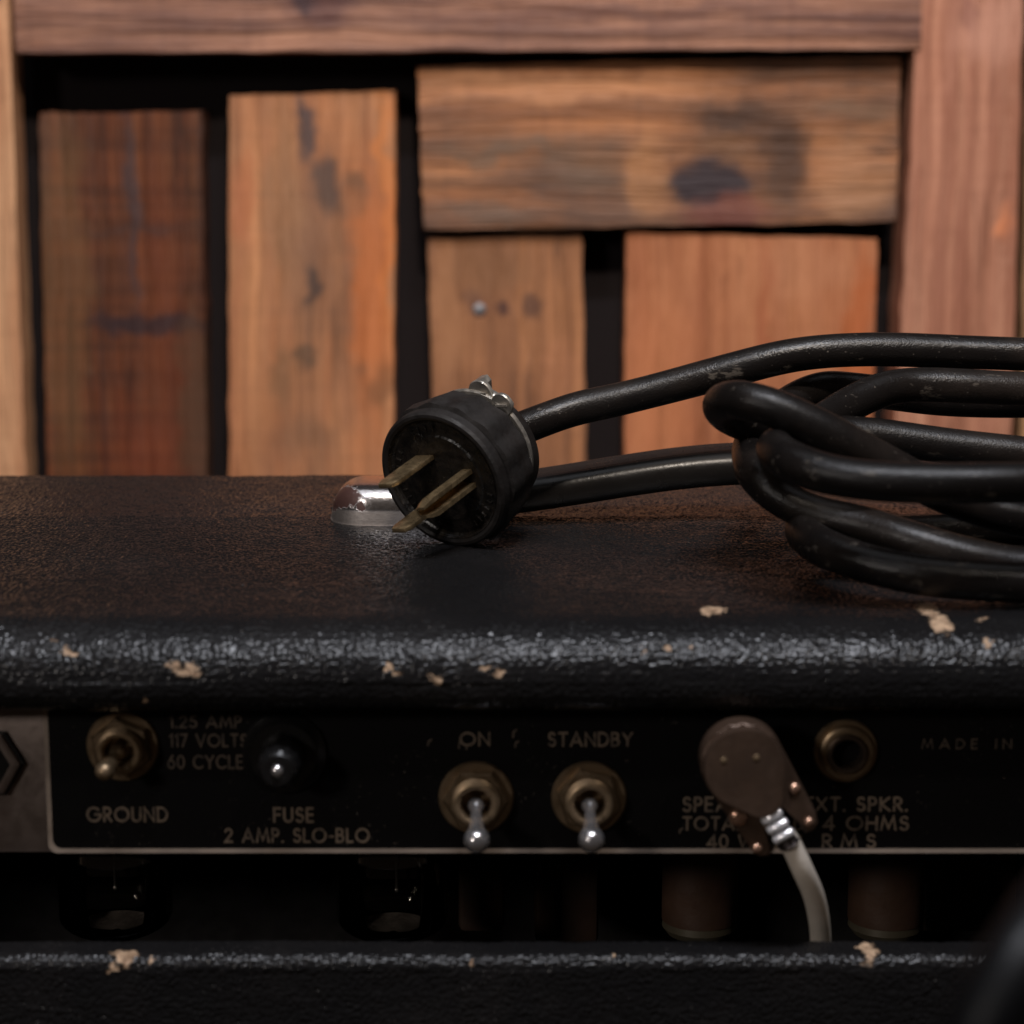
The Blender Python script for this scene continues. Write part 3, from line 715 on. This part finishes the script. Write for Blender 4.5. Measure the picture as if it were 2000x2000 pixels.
# carrying handle: black moulded strap between chrome end caps
HD = .6105
hx0 = at(646, 1000, HD).x; hx1 = hx0 + .250
handle = empty('carrying_handle', ((hx0 + hx1) / 2, HD, 0)); adopt(handle, amp)
t = NT('ridged_black_vinyl'); STRAP = t.done(t.mix(t.noise(50, 4, .6), (.008, .0075, .008, 1), (.016, .014, .013, 1)), t.remap(t.noise(80, 4, .6), .3, .7, .24, .36), 0., t.bump(t.noise(700, 3, .6), .00006), .4)
def strap_profile(w, th):
    pts = []
    # top with lengthwise ridges, then rounded sides and a flat foot
    nr = 10; wi = w - .0085
    for i in range(nr):
        y0 = -wi / 2 + wi * i / nr
        pts += [(y0 + wi / nr * .15, th / 2 - .00012), (y0 + wi / nr * .35, th / 2 + .00004), (y0 + wi / nr * .65, th / 2 + .00004), (y0 + wi / nr * .85, th / 2 - .00012)]
    rr = min(.0044, th / 2 - .0002)
    pts += [(w / 2 - rr + rr * math.cos(R(a)), th / 2 - rr + rr * math.sin(R(a))) for a in range(80, -1, -16)]
    pts += [(w / 2 - rr + rr * math.cos(R(a)), -th / 2 + rr + rr * math.sin(R(a))) for a in range(0, -91, -18)]
    pts += [(-w / 2 + rr + rr * math.cos(R(a)), -th / 2 + rr + rr * math.sin(R(a))) for a in range(-90, -181, -18)]
    pts += [(-w / 2 + rr + rr * math.cos(R(a)), th / 2 - rr + rr * math.sin(R(a))) for a in range(180, 99, -16)]
    return pts
bm = bmesh.new(); rows = []
NS = 90
for i in range(NS + 1):
    f = i / NS; x = hx0 + .012 + (hx1 - hx0 - .024) * f
    k = math.sin(math.pi * f); lift = .0055 + .0108 * k ** 2.6
    w_ = .023 + .002 * k; th_ = .0100 if k > .25 else .0074 + .0026 * k / .25
    rows.append([bm.verts.new((x, HD + y, lift + z)) for y, z in strap_profile(w_, th_)])
n = len(rows[0])
for i in range(NS):
    for j in range(n): bm.faces.new((rows[i][j], rows[i][(j + 1) % n], rows[i + 1][(j + 1) % n], rows[i + 1][j]))
bm.faces.new(rows[0]); bm.faces.new(rows[-1])
build('strap', bm, STRAP, handle, angle=40)
t = NT('flaking_chrome')
wsp = t.warped(420, .0040, 4)
fl = t.math('MAXIMUM', t.blob((.0050, -.0085, .0078), (.0062, .0070, .0030), wsp, .06), t.blob((.0098, -.0125, .0056), (.0013, .003, .0014), wsp, .06))
fl = t.math('MAXIMUM', fl, t.blob((.0015, -.0080, .0050), (.0016, .004, .0014), wsp, .06)); fl2 = t.remap(t.noise(900, 4, .6), .35, .7)
gr = t.remap(t.n('ShaderNodeSeparateXYZ').outputs[2], 0, 1)
sx = t.n('ShaderNodeSeparateXYZ'); t.l(t.co, sx.inputs[0]); dirt_contact = t.remap(sx.outputs[2], .0050, .0040); dirt_contact = t.math('MULTIPLY', dirt_contact, .7)  # dusty skirt, with a contact shade painted in at the foot
col = t.mix(t.math('MULTIPLY', fl2, .25), (.84, .80, .80, 1), (.45, .38, .35, 1)); col = t.mix(dirt_contact, col, (.21, .17, .14, 1)); col = t.mix(fl, col, (.055, .026, .022, 1))
r_ = t.math('ADD', t.math('MULTIPLY', dirt_contact, .45), t.math('ADD', .21, t.math('MULTIPLY', fl, .25)))
CHROME = t.done(col, r_, t.remap(fl, 0, 1, 1, .2), t.bump(t.math('SUBTRACT', t.noise(700, 3, .6), fl), .00010))
def end_cap(x, s):
    """domed cap: rounded outer end, open towards the strap"""
    bm = bmesh.new(); L = .034; W = .0285; H = .0113
    nu, nv = 26, 22; rows = []
    for i in range(nu + 1):
        f = i / nu
        xx = L * f
        e = max(0, 1 - (1 - min(1, f * 2.3)) ** 2.6) ** .5       # rounded plan at the outer end
        h = H * max(0, 1 - (1 - min(1, f * 3.6)) ** 2.3) ** .5
        row = []
        for j in range(nv + 1):
            a = math.pi * j / nv
            ca, sa = math.cos(a), math.sin(a)
            yy = W / 2 * (abs(ca) ** .42) * (1 if ca > 0 else -1) * max(e, .02)
            zz = h * (abs(sa) ** .45)
            row.append(bm.verts.new((x + s * xx, HD + yy, zz + .0002)))
        rows.append(row)
    for i in range(nu):
        for j in range(nv): bm.faces.new((rows[i][j], rows[i][j + 1], rows[i + 1][j + 1], rows[i + 1][j]))
    # foot flange
    out = [(x + s * (.0145 - .0145 * math.cos(R(a)) ** .8), .0146 * math.sin(R(a))) for a in range(-90, 91, 10)]
    out += [(x + s * L, .0146), (x + s * L, -.0146)]
    add_prism(bm, out, .0001, .0005, xf=lambda a, b, d: Vector((a, HD + b, d)))
    return build('end_cap', bm, CHROME, handle, origin=(x, HD, 0), angle=50)
end_cap(hx0, 1); end_cap(hx1, -1)

# ------------------------------------------------------------------ power cord with its plug
t = NT('black_rubber_cord')
dst = t.remap(t.noise(24, 4, .6), .45, .75)
col = t.mix(t.noise(60, 5, .65), (.0045, .0040, .0040, 1), (.009, .0072, .0065, 1)); col = t.mix(t.math('MULTIPLY', dst, .55), col, (.034, .025, .020, 1))
spk = t.math('MAXIMUM', t.remap(t.noise(1300, 1, .5), .74, .79), t.math('MULTIPLY', t.remap(t.noise(260, 5, .7, t.mapping((.4, 1, 1))), .61, .68), .7)); col = t.mix(t.math('MULTIPLY', spk, .4), col, (.2, .17, .14, 1))
hh = t.math('ADD', t.noise(2200, 2, .5), t.math('MULTIPLY', t.noise(420, 3, .6), .9))
RUBBER = t.done(col, t.remap(t.noise(35, 4, .6), .35, .65, .22, .36), 0., t.bump(hh, .00013, .8), .22)
tc_ = at(862, 938, .561)                # centre of the plug's face
cx_, cy_, cz_ = Vector((1, 0, 0)), Vector((0, math.sin(PITCH), math.cos(PITCH))), Vector((0, -math.cos(PITCH), math.sin(PITCH)))
def cv(a, b, c): return (cx_ * a + cy_ * b + cz_ * c).normalized()
N_ = cv(-.530, -.425, .733); G_ = cv(.745, .164, .645); G_ = (G_ - N_ * N_.dot(G_)).normalized(); G_ = Matrix.Rotation(R(-10), 3, N_) @ G_; B_ = G_.cross(N_).normalized()
plug_r = .0198
cord_root = empty('power_cord', (tc_.x, tc_.y + .01, 0))
tag(cord_root, 'thick black mains cord coiled on the amplifier with a round three-prong plug', 'power cord')
PLUGM = plain('scuffed_black_rubber', (.0125, .0100, .0092), .60, 0., 420, .00020, .45, 120, .32)
FACEM = plain('dusty_black_phenolic', (.019, .0155, .013), .30, 0., 420, .0005, .8, 330)
frp = (N_, G_, B_)
e = empty('plug', tc_); adopt(e, cord_root)
def flute(th, t_):
    if t_ > -.0035 or t_ < -.0158: return 0
    k = (th / (2 * math.pi) * 14) % 1
    return .0005 - .0018 * abs(k - .5)
prof = [(-.0010, plug_r - .0030), (.0000, plug_r - .0024), (.0004, plug_r - .0016), (.0003, plug_r - .0008), (-.0005, plug_r - .0002), (-.0028, plug_r - .0001), (-.0034, plug_r - .0007), (-.0040, plug_r + .0005), (-.0080, plug_r + .0006), (-.0130, plug_r - .0004), (-.0154, plug_r - .0008), (-.0166, plug_r - .0022), (-.0170, .010)]
bm = bmesh.new(); add_lathe(bm, tc_, None, prof, 120, frp, flute=flute, cap1=True); build('plug_body', bm, PLUGM, e, origin=tc_, angle=28)
prof = [(.0000, plug_r - .0026), (-.0012, plug_r - .0030), (-.0016, plug_r - .0036), (-.0014, .0125), (-.0010, .0120), (-.0010, .0002)]
bm = bmesh.new(); add_lathe(bm, tc_, None, prof, 96, frp, cap1=True)
build('plug_face', bm, FACEM, e, origin=tc_, angle=30)
# mouldings on the face: a small ringed mark, short ridges along the rim, prong bosses
def fp(g, b, n): return tc_ + G_ * g + B_ * b + N_ * n
bm = bmesh.new()
def ring_on(g, b, r, wdt):
    add_lathe(bm, fp(g, b, -.0018), None, [(0, r), (.0006, r), (.0007, r - wdt / 2), (.0006, r - wdt), (0, r - wdt)], 30, frp)
ring_on(-.0045, -.0115, .0017, .0004); ring_on(.0020, -.0012, .0016, .0004)
for k in range(3):
    add_box(bm, fp(-.0050 + k * .0006, -.0115 + (k - 1) * .0002, -.0013), (.0003, .0014, .0006), rot=Matrix((G_, B_, N_)).transposed().to_3x3())
for th in list(range(150, 215, 9)) + list(range(245, 285, 10)) + list(range(20, 70, 9)):
    a = R(th); rr = plug_r - .0052; g, b = rr * math.cos(a), rr * math.sin(a)
    M3 = Matrix((G_ * math.cos(a) + B_ * math.sin(a), -G_ * math.sin(a) + B_ * math.cos(a), N_)).transposed().to_3x3()
    add_box(bm, fp(g, b, -.0013), (.0016, .0005, .0009), .0001, rot=M3)
build('moulded_mark', bm, FACEM, e, origin=tc_, angle=30)
BLADE = plain('tarnished_brass_prong', (.62, .45, .25), .32, .9, 900, .00009, .55, 260)
Mf = Matrix((G_, B_, N_)).transposed().to_3x3()
def blade(g, b, L, w_, th_):
    bm = bmesh.new(); hw = w_ / 2
    out = [(-hw, -.001), (hw, -.001), (hw, L - .0022), (hw * .72, L), (-hw * .72, L), (-hw, L - .0022)]
    p = fp(g, b, 0)
    add_prism(bm, out, -th_ / 2, th_ / 2, xf=lambda a_, n_, d_: p + G_ * a_ + N_ * n_ + B_ * d_)
    bmesh.ops.bevel(bm, geom=bm.edges[:], offset=.00022, segments=2, affect='EDGES', profile=.5)
    return build('blade', bm, BLADE, e, origin=p, angle=40)
blade(-.0040, -.0064, .0176, .0061, .0013)
blade(-.0040, .0064, .0176, .0061, .0013)
# folded sheet ground prong, open on one side
bm = bmesh.new(); p = fp(.0078, 0, 0); ro, ri = .0026, .0014
out = [(ro * math.cos(R(a)), ro * math.sin(R(a))) for a in range(-90, 91, 12)]
out = [(-.0024, -ro)] + out + [(-.0024, ro), (-.0024, ri)] + [(ri * math.cos(R(a)), ri * math.sin(R(a))) for a in range(90, -91, -12)] + [(-.0024, -ri)]
out = [(-a_, b_) for a_, b_ in out]
LG = .0205; rowsg = []
for t_, k in ((-.001, 1), (LG - .004, 1), (LG - .0015, .82), (LG, .55)):
    rowsg.append([bm.verts.new(p + G_ * (a_ * k) + B_ * (b_ * k) + N_ * t_) for a_, b_ in out])
for i in range(3):
    for j in range(len(out)): bm.faces.new((rowsg[i][j], rowsg[i][(j + 1) % len(out)], rowsg[i + 1][(j + 1) % len(out)], rowsg[i + 1][j]))
bm.faces.new(rowsg[0]); bm.faces.new(list(reversed(rowsg[-1])))
build('ground_prong', bm, BLADE, e, origin=p, angle=40)
# metal clamp plate and black rear half
ZINC = patina('worn_zinc', (.62, .59, .54, 1), (.34, .29, .24, 1), .28, .55, 400)
bm = bmesh.new(); add_lathe(bm, tc_ + ((cx_ * .5 + cy_ * .87) - N_ * (cx_ * .5 + cy_ * .87).dot(N_)).normalized() * .0020, None, [(-.0170, .008), (-.0170, plug_r - .0030), (-.0174, plug_r - .0026), (-.0180, plug_r - .0026), (-.0183, plug_r - .0032), (-.0183, .008)], 80, frp); build('clamp_plate', bm, ZINC, e, origin=tc_)
prof = [(-.0182, .010), (-.0182, plug_r - .0032), (-.0190, plug_r - .0026), (-.0225, plug_r - .0030), (-.0242, plug_r - .0045), (-.0252, .0105), (-.0280, .0075), (-.0300, .0055), (-.0302, .0046)]
bm = bmesh.new(); add_lathe(bm, tc_, None, prof, 80, frp); build('rear_cover', bm, PLUGM, e, origin=tc_, angle=40)
# clamp ears and screws on the upper rear
def cam_dir(a, b): # direction in the face plane that points (a, b) in the image
    v = cx_ * a + cy_ * b; return (v - N_ * v.dot(N_)).normalized()
up_ = cam_dir(.52, .88); sd_ = N_.cross(up_).normalized()
for k, (s_, back, hh_, r_) in enumerate([(-.0034, -.0174, .0188, .0033), (.0038, -.0180, .0182, .0038)]):
    p = tc_ + up_ * hh_ + sd_ * (s_) + N_ * (back)
    bm = bmesh.new(); add_lathe(bm, p, None, [(-.0014, .0005), (-.0014, r_ * .55), (-.0007, r_ * .55), (-.0006, r_ * .98), (.0003, r_), (.0006, r_ * .93), (.0004, r_ * .74), (.0003, .0003)], 36, frp, cap0=True, cap1=True)
    add_box(bm, p + N_ * .0006, (r_ * 1.1, .0006, .0006), rot=Mf)
    build('clamp_screw', bm, ZINC, e, origin=p, angle=40)
Mu0 = Matrix((sd_, up_, N_)).transposed().to_3x3()
bm = bmesh.new()                                  # folded ear of the cord clamp, bent back over the cover
ear = [(-.0018, .0120), (-.0018, .0178), (-.0010, .0200), (.0006, .0208), (.0020, .0198), (.0028, .0175), (.0028, .0120)]
p0 = tc_ + sd_ * .0052
add_prism(bm, [(a_, b_) for a_, b_ in ear], -.0236, -.0188, bevel=.0006, xf=lambda a_, b_, d_: p0 + sd_ * a_ + up_ * b_ + N_ * d_)
build('clamp_ear', bm, ZINC, e, origin=p0, angle=40)
p = tc_ + up_ * .0172 + sd_ * .0006 + N_ * (-.0192)
Mu = Matrix((sd_, up_, N_)).transposed().to_3x3()
bm = bmesh.new(); add_box(bm, p, (.0125, .0050, .0032), .0012, 3, rot=Mu); build('clamp_saddle', bm, ZINC, e, origin=p)

rear = tc_ - N_ * .030
CR = .0047
def uv(u, v, d): return at(1300 + u / 2.76, 600 + v / 2.76, d)
path = [tc_ - N_ * .024, rear + cx_ * .001, at(1075, 815, .586), at(1130, 797, .588), at(1200, 782, .588), at(1300, 757, .588), at(1427, 723, .587), at(1554, 692, .586), at(1699, 682, .586), at(1843, 686, .586), at(2000, 692, .585)]
path += [Vector((.235, .58, .047)), Vector((.270, .566, .040)), Vector((.262, .548, .034))]
# first loop: back strand, tip at the left, front strand passing under the upper coil
path += [uv(2450, 850, .553), uv(1932, 790, .553), uv(1500, 745, .555), uv(1100, 690, .556), uv(750, 668, .553), uv(480, 640, .546), uv(325, 575, .536), uv(302, 515, .522), uv(400, 498, .512), uv(560, 535, .508), uv(800, 640, .507), uv(1000, 745, .508), uv(1200, 850, .510), uv(1450, 985, .511), uv(1700, 1080, .511), uv(1932, 1140, .510)]
path += [Vector((.185, .520, .008)), Vector((.215, .545, .010)), Vector((.225, .585, .020))]
# second loop: back arch, dives behind and returns low at the front
path += [Vector((.215, .606, .033)), uv(1932, 510, .592), uv(1500, 495, .592), uv(1200, 462, .594), uv(1000, 440, .596), uv(850, 435, .594), uv(700, 490, .590), uv(560, 600, .580), uv(470, 720, .560), uv(455, 810, .538), uv(490, 910, .525), uv(620, 1030, .520), uv(820, 1120, .517), uv(1050, 1170, .513), uv(1300, 1250, .506), uv(1600, 1340, .502), uv(1932, 1400, .501)]
path += [Vector((.150, .500, .0065)), Vector((.195, .520, .017)), Vector((.215, .55, .030))]
# third loop: upper back strand, returns as the high front strand
path += [Vector((.210, .575, .038)), uv(2100, 442, .578), uv(1932, 440, .576), uv(1600, 425, .575), uv(1350, 418, .575), uv(1180, 440, .572), uv(1000, 520, .566), uv(850, 610, .556), uv(700, 700, .540), uv(610, 745, .520), uv(600, 775, .498), uv(680, 835, .487), uv(850, 895, .481), uv(1100, 935, .477), uv(1500, 950, .475), uv(1932, 945, .475)]
path += [Vector((.155, .486, .029)), Vector((.200, .500, .022)), Vector((.225, .535, .012)), Vector((.20, .57, .0055)), Vector((.14, .57, .0048))]
# last loop lies flat on the amplifier
path += [Vector((.095, .560, .0048)), uv(840, 1130, .540), uv(745, 1180, .522), uv(770, 1245, .508), uv(900, 1320, .497), uv(1150, 1400, .489), uv(1450, 1455, .485), uv(1932, 1485, .484)]
path += [Vector((.16, .486, .0048)), Vector((.21, .50, .0048)), Vector((.25, .54, .0048)), Vector((.25, .62, .0048)), Vector((.27, .68, .0048)), Vector((.27, .7085, -.002)), Vector((.268, .715, -.03)), Vector((.265, .715, -.12))]
for p in path[2:-2]: p.z = max(p.z, CR + .0002)
pp = smooth_path(catmull(path, 14), 24)
bm = bmesh.new(); add_tube(bm, pp, lambda f: CR * (1 + .012 * math.sin(f * 211) + .010 * math.sin(f * 97 + 1)), 28)
build('cord', bm, RUBBER, cord_root, angle=80)

# ------------------------------------------------------------------ speaker lead
SD = .4580
sp0 = at(1452, 1495, SD)
lead = empty('speaker_lead', Vector((sp0.x, SD + .01, sp0.z)))
tag(lead, 'white speaker lead with a brown metal right-angle plug pushed into the panel', 'cable')
ax = Vector((.515, 0, -.857)).normalized(); pr = Vector((.857, 0, .515)).normalized()
PLM = plain('brown_tarnished_plug_metal', (.105, .066, .046), .36, .5, 900, .00003, .35, 130)
def L2(a, p, d=0): return sp0 + ax * a + pr * p + Vector((0, d, 0))
# rear housing: horseshoe with two legs either side of the ferrule
out = [(9.4 * -math.cos(R(t_)), 9.4 * math.sin(R(t_))) for t_ in range(-90, 91, 10)]
out = [(a, p) for a, p in out] + [(8, 9.0), (18, 8.4), (20.6, 7.6), (21.6, 5.8), (21.2, 4.0), (12.5, 3.4), (12.5, -3.4), (21.2, -4.0), (21.6, -5.8), (20.6, -7.6), (18, -8.4), (8, -9.0)]
bm = bmesh.new(); add_prism(bm, [(a * .001, p * .001) for a, p in out], .0010, .0075, bevel=.0008, xf=lambda a, p, d: L2(a, p, d)); build('plug_housing', bm, PLM, lead, origin=sp0, angle=35)
# front cap, a rounded teardrop
r1, r2, dd = .0088, .0046, .0076
ph = math.acos((r1 - r2) / dd)
out = []
for i in range(33):
    a = ph + (2 * math.pi - 2 * ph) * i / 32; out.append((r1 * math.cos(a), r1 * math.sin(a)))
for i in range(17):
    a = -ph + 2 * ph * i / 16; out.append((dd + r2 * math.cos(a), r2 * math.sin(a)))
bm = bmesh.new(); add_prism(bm, out, -.0026, .0014, bevel=.0011, xf=lambda a, p, d: L2(a, p, d)); build('plug_cap', bm, PLM, lead, origin=sp0, angle=45)
for a, p in ((-.004, -.003), (-.0008, .0035)):
    c = L2(a, p, -.0024); bm = bmesh.new(); add_lathe(bm, c, None, [(0, .0009), (.0004, .0007), (.0006, .0002)], 16, fr, cap1=True); build('rivet', bm, BRASS, lead, origin=c)
COPPER = patina('coppery_screw', (.62, .38, .27, 1), (.34, .20, .13, 1), .22, .55, 500)
for a, p, r_ in ((.0101, -.0070, .0021), (.0107, .0071, .0013), (.0190, .0060, .0011), (.0184, -.0070, .0013)):
    c = L2(a, p, .0012); bm = bmesh.new(); add_lathe(bm, c, None, [(-.0004, r_), (.0004, r_), (.0009, r_ * .8), (.0012, r_ * .35), (.00125, .00005)], 28, fr, cap1=True); build('screw', bm, COPPER, lead, origin=c, angle=80)
# corrugated strain relief: three raised bars over a sleeve
CHR = plain('bright_worn_nickel', (.95, .93, .94), .22, .6, var=.08)
bm = bmesh.new(); add_lathe(bm, L2(0, -.0004, .0014), ax, [(.009, .0023), (.0212, .0023), (.0216, .0026)], 32, cap0=True, cap1=True); build('ferrule', bm, plain('dark_ferrule', (.05, .04, .04), .4, .7), lead, origin=sp0, angle=50)
for a_ in (.0131, .0157, .0183):
    c = L2(a_, -.0004, -.0012); bm = bmesh.new()
    add_lathe(bm, c - pr * .0026, pr, [(0, .0001), (.0001, .0007), (.0004, .00105), (.0048, .00105), (.0051, .0007), (.0052, .0001)], 28)
    build('strain_relief_bar', bm, CHR, lead, origin=c, angle=60)
c0 = L2(.0196, -.0003, .0026)
cp = [c0, L2(.023, -.0002, .0034), at(1566, 1695, .4635), at(1588, 1745, .470), at(1600, 1800, .4790), at(1603, 1850, .4860), at(1600, 1920, .490), at(1590, 2050, .494), at(1560, 2250, .497)]
bm = bmesh.new(); add_tube(bm, smooth_path(catmull(cp, 10), 4), .0025, 24)
build('cable', bm, plain('yellowed_white_vinyl', (.92, .82, .70), .48, 0., 600, .00008, .18, 60), lead, origin=c0, angle=80)
# shank into the jack
c = L2(0, 0, .007); bm = bmesh.new(); add_lathe(bm, c, (0, 1, 0), [(0, .0032), (.021 , .0032)], 24, cap0=True, cap1=True); build('plug_shank', bm, BRASS, lead, origin=c)

# ------------------------------------------------------------------ loose cable close to the lens
def fgp(x, y, d): return at(x, y, d)
fp_ = [fgp(2330, 1440, .27), fgp(2180, 1600, .25), fgp(2075, 1755, .236), fgp(1985, 1890, .228), fgp(1915, 2030, .226), fgp(1860, 2200, .228), fgp(1820, 2500, .235)]
bm = bmesh.new(); add_tube(bm, smooth_path(catmull(fp_, 10), 3), .0045, 28)
mid = fp_[3]
fg = build('loose_cable', bm, plain('matt_black_cable', (.004, .004, .0045), .40, 0., 900, .00005, spec=.15), None, origin=mid, angle=80)
tag(fg, 'dark cable hanging out of focus close in front at the lower right corner', 'cable')
